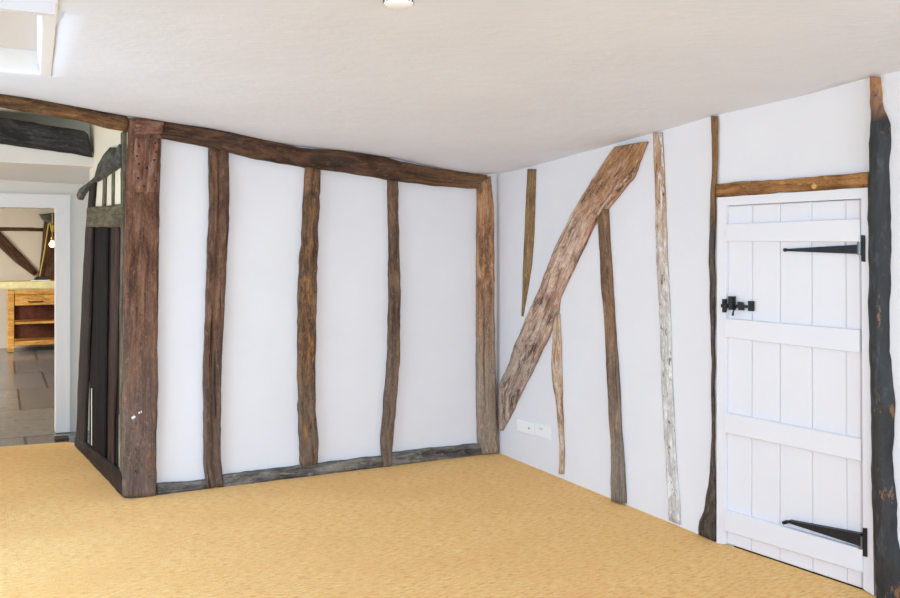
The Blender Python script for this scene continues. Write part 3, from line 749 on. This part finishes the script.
lt = empty('thumb_latch', R2.hit(733, 306, 0.02)); lt.parent = door; lt.location = ORIGIN[lt.name] - ORIGIN[door.name]
bm = bmesh.new(); pquad(bm, R2, [(721.8, 299), (725.4, 299), (725.4, 312.5), (721.8, 312.3)], FR - 0.004, FR + 0.008, 0.002); pquad(bm, R2, [(720.8, 304), (726.5, 304), (726.5, 307.5), (720.8, 307.5)], FR - 0.004, FR + 0.02)
obj('keeper', bm, M['iron'], lt)
bm = bmesh.new(); pquad(bm, R2, [(728, 296.3), (732, 296.5), (732, 310), (728, 309.7)], LEAF - 0.003, LEAF + 0.03, 0.002); obj('latch_plate', bm, M['iron'], lt)
bm = bmesh.new(); pquad(bm, R2, [(724, 304), (750, 305.5), (750, 308), (724, 307.5)], LEAF + 0.006, LEAF + 0.014); pquad(bm, R2, [(737, 301.5), (742, 302.5), (743, 310.5), (738, 310)], LEAF + 0.006, LEAF + 0.018, 0.002); obj('latch_bar', bm, M['iron'], lt)
bm = bmesh.new(); pquad(bm, R2, [(747.6, 301), (752, 301.3), (752, 311.3), (747.6, 311)], LEAF - 0.003, LEAF + 0.02, 0.002); obj('pivot_plate', bm, M['iron'], lt)
bm = bmesh.new(); tube(bm, [R2.hit(735.5, 307, LEAF + 0.02), R2.hit(734.5, 309.5, LEAF + 0.03), R2.hit(733.2, 311.5, LEAF + 0.032), R2.hit(732.8, 315.3, LEAF + 0.028)], [0.005, 0.0045, 0.004, 0.006], 8); obj('lift_lever', bm, M['iron'], lt)
# dark-coloured slab stands in for the unlit space behind the closed door
bm = bmesh.new(); pbox(bm, R2, door_s0 - 0.05, door_s1 + 0.05, -0.06, door_zt + 0.05, -0.20, -0.13)
tag(obj('wall_dark_backing', bm, M['dark']), kind='structure')

# ------------------------------------------------------------------ sockets
def socket(q, label, marks):
    e = empty('wall_socket', R1.hit((q[0][0] + q[2][0]) / 2, q[2][1], 0)); tag(e, label, 'wall socket', kind='thing')
    bm = bmesh.new(); pquad(bm, R1, q, -0.003, 0.010, 0.003); obj('face_plate', bm, M['plastic'], e)
    marks(e)
def m1(e):
    bm = bmesh.new(); lathe(bm, R1.hit(529.2, 428.2, 0.009), [(0.0065, 0), (0.006, 0.0045), (0.004, 0.005)], R1.n, 12); obj('outlet', bm, plain('grey_outlet', (150, 150, 152), 0.4, 0.4), e)
    bm = bmesh.new(); lathe(bm, R1.hit(529.2, 428.2, 0.0125), [(0.0022, 0), (0.0022, 0.002)], R1.n, 8); obj('outlet_pin', bm, M['slot'], e)
def m2(e):
    bm = bmesh.new(); pquad(bm, R1, [(538.5, 427), (542.5, 428), (542.5, 430.4), (538.5, 429.4)], 0.008, 0.0125, 0.001); obj('outlet', bm, plain('pale_outlet', (222, 222, 224), 0.4, 0.4), e)
socket([(516.6, 418.8), (533.4, 423), (533.4, 435.8), (516.6, 431.2)], 'white socket plate with a round outlet, nearer the corner post', m1)
socket([(534.4, 423), (550.2, 427), (550.2, 440), (534.4, 436)], 'plainer white socket plate beside the thin crooked stud', m2)

# ------------------------------------------------------------------ lobby timber screen
def stimber(name, label, left, right, front, mat, group=None, cat='timber', back=-0.019, **kw):
    return timber(name, label, cat, S, left, right, front, back, mat, group, rough=kw.pop('rough', 0.003), edge=kw.pop('edge', 0.008), **kw)
# plaster panel with white upper infill; dark boarded panel below
bm = bmesh.new()
zr_mid = S.sz(105, 216, 0)[1]
sp0 = S.sz(89.5, 215, -0.02)[0]
pbox(bm, S, sp0, S.len + 0.02, zr_mid, 2.44, -0.07, -0.02)
tag(obj('wall_screen', bm, M['cream']), kind='structure')
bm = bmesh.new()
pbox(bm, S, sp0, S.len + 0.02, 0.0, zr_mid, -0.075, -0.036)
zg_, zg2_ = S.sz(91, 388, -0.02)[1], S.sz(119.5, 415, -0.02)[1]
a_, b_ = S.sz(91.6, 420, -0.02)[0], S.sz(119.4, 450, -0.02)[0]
pbox(bm, S, a_ - 0.014, a_ + 0.014, 0.03, zg_, -0.036, -0.0195); pbox(bm, S, b_ - 0.012, b_ + 0.012, 0.03, zg2_, -0.036, -0.0195)  # cream strips stand in for light showing through the board gaps
tag(obj('wall_screen_backing_lit_gaps', bm, M['cream']), kind='structure')
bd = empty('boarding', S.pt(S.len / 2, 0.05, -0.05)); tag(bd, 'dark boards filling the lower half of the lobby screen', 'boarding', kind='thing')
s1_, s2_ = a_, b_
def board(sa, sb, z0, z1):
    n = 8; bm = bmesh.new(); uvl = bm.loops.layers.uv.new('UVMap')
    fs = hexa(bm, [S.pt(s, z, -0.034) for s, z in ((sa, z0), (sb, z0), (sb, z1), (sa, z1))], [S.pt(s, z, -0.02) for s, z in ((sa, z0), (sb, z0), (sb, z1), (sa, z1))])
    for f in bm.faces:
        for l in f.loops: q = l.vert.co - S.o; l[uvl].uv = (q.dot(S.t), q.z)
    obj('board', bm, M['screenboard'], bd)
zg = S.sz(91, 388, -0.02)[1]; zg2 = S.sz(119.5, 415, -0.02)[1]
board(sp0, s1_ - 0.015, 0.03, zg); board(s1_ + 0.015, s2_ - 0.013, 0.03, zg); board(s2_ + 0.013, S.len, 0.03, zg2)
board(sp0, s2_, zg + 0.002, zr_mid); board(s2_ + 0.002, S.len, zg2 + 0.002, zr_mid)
G_S = 'upright timbers of the dark lobby screen'
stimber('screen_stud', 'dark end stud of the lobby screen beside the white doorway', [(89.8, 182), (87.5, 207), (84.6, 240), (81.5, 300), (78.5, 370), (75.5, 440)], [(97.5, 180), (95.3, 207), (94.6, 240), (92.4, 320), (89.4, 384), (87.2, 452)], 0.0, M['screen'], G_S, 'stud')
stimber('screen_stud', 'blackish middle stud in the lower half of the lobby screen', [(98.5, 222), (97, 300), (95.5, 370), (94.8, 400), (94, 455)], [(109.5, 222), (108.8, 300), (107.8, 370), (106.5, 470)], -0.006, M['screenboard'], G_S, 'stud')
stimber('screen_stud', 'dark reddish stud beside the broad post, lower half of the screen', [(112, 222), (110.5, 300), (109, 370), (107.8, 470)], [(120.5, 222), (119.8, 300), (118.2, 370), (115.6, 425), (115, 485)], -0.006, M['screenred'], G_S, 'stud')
timber('screen_stud', 'thin olive jamb strip against the broad post', 'stud', B, [(121.5, 131), (121.5, 220), (120.0, 330), (120.0, 430), (120.5, 495)], [(130, 131), (128, 220), (125.5, 330), (125, 430), (125, 498)], -0.04, -0.155, M['olive'], G_S, rough=0.002, edge=0.006)
G_U = 'short studs between the white upper panels of the screen'
stimber('short_stud', 'short olive stud under the arched brace, nearer the doorway', [(103, 173), (102.2, 206)], [(107.3, 170), (106.4, 206)], -0.008, M['olive'], G_U, 'stud')
stimber('short_stud', 'short olive stud under the arched brace, nearer the broad post', [(112, 166), (111.5, 205)], [(115.2, 164), (114.6, 205)], -0.008, M['olive'], G_U, 'stud')
stimber('screen_rail', 'olive-grey rail across the middle of the lobby screen', [(87.3, 207.2), (105, 206), (122.5, 203.6)], [(86.6, 227), (105, 227), (122.5, 227)], 0.006, M['olive'], None, 'rail')
stimber('screen_sill', 'dark sill along the carpet under the lobby screen', [(75, 437), (90, 448), (105, 460), (123, 474)], [(75, 446), (90, 462), (105, 478), (123, 497.5)], 0.012, M['screen'], None, 'beam')
arch = timber('arched_brace', 'curved grey-black brace over the white panels of the lobby screen', 'brace', S,
       [(77.5, 193.5), (80.3, 188), (88, 182.5), (95, 176.5), (98.6, 163), (104, 154), (109.7, 147), (114.5, 148.5), (115.6, 156), (116.6, 152), (117.4, 147), (119, 144)],
       [(79.3, 200), (82, 194), (86, 189), (90.4, 184), (98.6, 179), (105, 175), (110, 171.5), (113, 169.5), (115, 168), (116.5, 167), (117.6, 166.5), (119, 166)], 0.02, -0.019, M['arch'], rough=0.003, edge=0.02, step=0.02)
lbm = timber('lobby_beam', 'black beam on the edge of the lowered lobby ceiling', 'beam', BB,
       [(-240, 81), (-50, 110), (0, 117.5), (45, 124.5), (85, 131), (88, 134)], [(-240, 100), (-50, 134), (0, 143.5), (45, 150), (80, 155), (93, 157.5)], 0.02, -0.12, M['blackbeam'], edge=0.02, wane=0.5)

# ------------------------------------------------------------------ kitchen
KT = 'timbers in the kitchen wall'
def kt(name, label, cat, L, Rr, d=0.05, mat='ktimber', **kw): return timber(name, label, cat, KB, L, Rr, d, 0.001, M[mat], None, rough=0.006, edge=0.02, step=0.08, cols=7, **kw)
kt('kitchen_rail', 'thin dark rail across the kitchen wall', 'rail', [(-160, 226), (15, 227.3), (43, 228)], [(-160, 229), (15, 231), (43, 231.5)], 0.02)
kt('kitchen_brace', 'dark brace slanting down across the kitchen wall', 'brace', [(-6, 224), (0, 231.5), (20, 252), (38, 272)], [(-8, 238), (0, 248), (16, 263), (34, 276)], 0.04)
kt('kitchen_post', 'dark kitchen post behind the hanging bulb', 'post', [(44, 216), (42.5, 240), (40, 262), (38, 281)], [(57, 215), (57, 240), (55.5, 260), (56, 281)], 0.07)
kt('post_head', 'grey-green block at the top of the kitchen post', 'timber', [(39, 214), (48, 213), (60, 212)], [(42, 219), (48, 223.5), (60, 224)], 0.10, 'arch')

UP = Plane(floor_pt(12, 352), floor_pt(12, 352) + E1)          # front of the pine unit
unit = empty('sideboard', UP.pt(0.4, 0, -0.25)); tag(unit, 'orange pine unit with a drawer and open shelves in the kitchen', 'sideboard')
u0 = UP.sz(7.5, 320)[0]; u1 = u0 + 1.15; zt = UP.sz(30, 289.5)[1]
def uvbox(name, parts, mat, parent):
    bm = bmesh.new(); uvl = bm.loops.layers.uv.new('UVMap')
    for a in parts: pbox(bm, UP, *a)
    for f in bm.faces:
        for l in f.loops: q = l.vert.co - UP.o; l[uvl].uv = (q.z + q.dot(UP.n), q.dot(UP.t))
    bmesh.ops.bevel(bm, geom=list(bm.edges), offset=0.004, segments=1, affect='EDGES')
    return obj(name, bm, mat, parent)
zc1 = UP.sz(30, 305.5)[1]; zs = UP.sz(30, 323)[1]; zb1 = UP.sz(30, 341)[1]; zb2 = UP.sz(30, 345.5)[1]; zd = UP.sz(30, 294.5)[1]
D = 0.5
for a in ((u0, u0 + 0.085, 0, zt, -0.085, 0), (u1 - 0.085, u1, 0, zt, -0.085, 0), (u0, u0 + 0.085, 0, zt, -D, -D + 0.085), (u1 - 0.085, u1, 0, zt, -D, -D + 0.085)):
    uvbox('leg', [a], M['pine'], unit)
uvbox('apron', [(u0 + 0.085, u1 - 0.085, zd, zt, -D, -0.006), (u0 + 0.085, u1 - 0.085, zc1, zd, -D, -0.05)], M['pine'], unit)
dr = uvbox('drawer', [(u0 + 0.095, u1 - 0.095, zc1 + 0.004, zd - 0.006, -0.045, -0.002)], M['pine'], unit)
hs, hzz = UP.sz(35.5, 301.7)
bm = bmesh.new(); tube(bm, [UP.pt(hs - 0.09, hzz + 0.008, 0.0), UP.pt(hs - 0.085, hzz, 0.02), UP.pt(hs + 0.085, hzz, 0.02), UP.pt(hs + 0.09, hzz + 0.008, 0.0)], 0.009, 8); obj('handle', bm, M['ktimber'], dr)
uvbox('shelf', [(u0 + 0.05, u1 - 0.05, zs - 0.015, zs + 0.015, -D + 0.03, -0.012)], M['pine'], unit)
uvbox('shelf', [(u0 + 0.05, u1 - 0.05, zb2, zb1, -D + 0.03, -0.008)], M['pine'], unit)
bm = bmesh.new(); pbox(bm, UP, u0 + 0.04, u1 - 0.04, zb2 + 0.005, zc1, -D + 0.005, -D + 0.02); obj('back_panel', bm, M['pinedark'], unit)
zw = UP.sz(30, 281.5)[1]; zw0 = UP.sz(30, 288.3)[1]
bm = bmesh.new(); pbox(bm, UP, u0 - 0.09, u1 + 0.09, zw0, zw, -D - 0.04, 0.05); bmesh.ops.bevel(bm, geom=list(bm.edges), offset=0.006, segments=2, affect='EDGES')
pbox(bm, UP, u0 - 0.02, u1 + 0.02, zt, zw0, -D, 0.01)
tag(obj('worktop', bm, M['worktop'], unit), 'thick cream worktop')
# things on the worktop
tp = Plane(UP.pt(0, 0, -0.12), UP.pt(1, 0, -0.12))
a0, _ = tp.sz(31, 280); a1, _ = tp.sz(50.5, 280)
bm = bmesh.new(); pbox(bm, tp, a0, a1, zw, zw + 0.016, -0.22, 0.0); pbox(bm, tp, a0 + 0.008, a1 - 0.004, zw + 0.003, zw + 0.013, -0.215, 0.002)
tag(obj('paper_stack', bm, plain('white_paper', (226, 222, 214), 0.7, 0.2)), 'pale flat stack under a dark slab on the cream worktop', 'papers')
a0, _ = tp.sz(34, 278); a1, _ = tp.sz(49.5, 278)
bm = bmesh.new(); hexa(bm, [tp.pt(a0, zw + 0.017, -0.01), tp.pt(a1, zw + 0.017, -0.01), tp.pt(a1, zw + 0.017, -0.2), tp.pt(a0, zw + 0.017, -0.2)],
     [tp.pt(a0 + 0.03, zw + 0.06, -0.03), tp.pt(a1 - 0.01, zw + 0.06, -0.03), tp.pt(a1 - 0.01, zw + 0.065, -0.18), tp.pt(a0 + 0.03, zw + 0.065, -0.18)])
bmesh.ops.bevel(bm, geom=list(bm.edges), offset=0.008, segments=2, affect='EDGES')
tag(obj('dark_case', bm, plain('dark_grey_case', (48, 46, 46), 0.5, 0.4)), 'dark slab lying on the pale stack on the worktop', 'case')
# hanging bulb
bp = Plane(UP.pt(0, 0, 0.1), UP.pt(1, 0, 0.1))
lamp = empty('pendant_bulb', bp.hit(52.2, 243.5)); tag(lamp, 'bare glowing bulb hanging in the kitchen doorway', 'light bulb')
cb = bp.hit(52.2, 244.5); R0 = 0.044
bm = bmesh.new(); lathe(bm, cb, [(0.004, -R0), (0.02, -R0 * .85), (R0 * .92, -0.012), (R0, 0.004), (R0 * .85, 0.022), (0.018, 0.045), (0.015, 0.06)], n=20)
tg = NT('glowing_glass', 0.3); tg.b.inputs['Emission Color'].default_value = lin((255, 206, 120)); tg.b.inputs['Emission Strength'].default_value = 7
obj('bulb', bm, tg.m, lamp, smooth=True)
bm = bmesh.new(); lathe(bm, cb, [(0.018, 0.058), (0.02, 0.065), (0.02, 0.10), (0.008, 0.115)], n=16); obj('cap', bm, plain('brass', (150, 120, 60), 0.35, 0.5, 0.8), lamp)
bm = bmesh.new(); tube(bm, [cb + Vector((0, 0, 0.11)), Vector((cb.x, cb.y, zc))], 0.004, 6); obj('flex', bm, plain('yellow_flex', (206, 178, 70), 0.5), lamp)
# yellow cord against the post
cpn = Plane(KB.pt(0, 0, 0.10), KB.pt(1, 0, 0.10))
bm = bmesh.new(); pts = [cpn.hit(x, y) for x, y in ((39, 281), (41, 269), (44, 254), (46.5, 237), (48.5, 224), (50, 222.5), (51, 227), (51.5, 231), (53, 231.5), (54.5, 228), (54, 225), (52.8, 226), (52.5, 230))]
tube(bm, pts, 0.0085, 8); tag(obj('yellow_cord', bm, plain('yellow_cord_mat', (206, 178, 84), 0.5)), 'yellow cord looped down the dark kitchen post', 'cord')

# ------------------------------------------------------------------ light
def area(name, pl, a, b, z0, z1, d, power, color, direction):
    L = bpy.data.lights.new(name, 'AREA'); L.shape = 'RECTANGLE'; L.size = b - a; L.size_y = z1 - z0; L.energy = power; L.color = color
    o = bpy.data.objects.new(name, L); COL.objects.link(o); o.location = pl.pt((a + b) / 2, (z0 + z1) / 2, d)
    o.rotation_euler = direction.to_track_quat('-Z', 'Y').to_euler(); return o
SKY = (0.42, 0.68, 1.0); GROUND = (0.68, 0.84, 1.03)          # blue sky light comes down through a window, light off the ground comes up
def window_light(pl, a, b, z0, z1, d, p_sky, p_ground, into, sky=SKY, ground=GROUND):
    o = area('window_fill', pl, a, b, z0, z1, d, p_sky, sky, into + Vector((0, 0, -0.85))); o.data.spread = math.radians(120)
    o = area('window_fill', pl, a, b, z0, z1, d, p_ground, ground, into + Vector((0, 0, 0.55))); o.data.spread = math.radians(150)
for (a, b, z0, z1), ps, pg in zip(LWo, (46, 11), (38, 9)): window_light(LW, a, b, z0, z1, 0.2 * sgn, ps, pg, E1)
for a, b, z0, z1 in RO: window_light(REAR, a, b, z0, z1, 0.2, 54, 46, -E2)
window_light(LW, LWl[0], LWl[1], LWl[2], LWl[3], 0.2 * sgn, 11, 9, E1, (0.95, 0.97, 1.0), (1.0, 0.96, 0.88))  # lamps of the added lobby window, there to brighten the screen
window_light(KL, 2.2, 5.2, 0.9, 1.95, -0.15, 190, 130, E1, (0.92, 0.97, 1.0), (1.0, 0.95, 0.85))  # lamps of the added, unseen kitchen window
W = bpy.data.worlds.new('sky'); SC.world = W; W.use_nodes = True
bg = W.node_tree.nodes['Background']; bg.inputs['Color'].default_value = (0.70, 0.86, 1.0, 1); bg.inputs['Strength'].default_value = 1.2

# ------------------------------------------------------------------ camera and view
cam = bpy.data.cameras.new('camera'); co = bpy.data.objects.new('camera', cam); COL.objects.link(co); SC.camera = co
co.location = (0, 0, EYE); co.rotation_euler = (math.pi / 2, 0, 0)
cam.sensor_width = 36; cam.lens = F / 900 * 36; cam.shift_y = -(299 - HY) / 900; cam.clip_start = 0.05
vs_ = SC.view_settings; vs_.view_transform = 'Standard'; vs_.look = 'None'; vs_.exposure = -0.12; vs_.gamma = 1.0; vs_.use_curve_mapping = False
SC.cycles.max_bounces = 12; SC.cycles.diffuse_bounces = 8
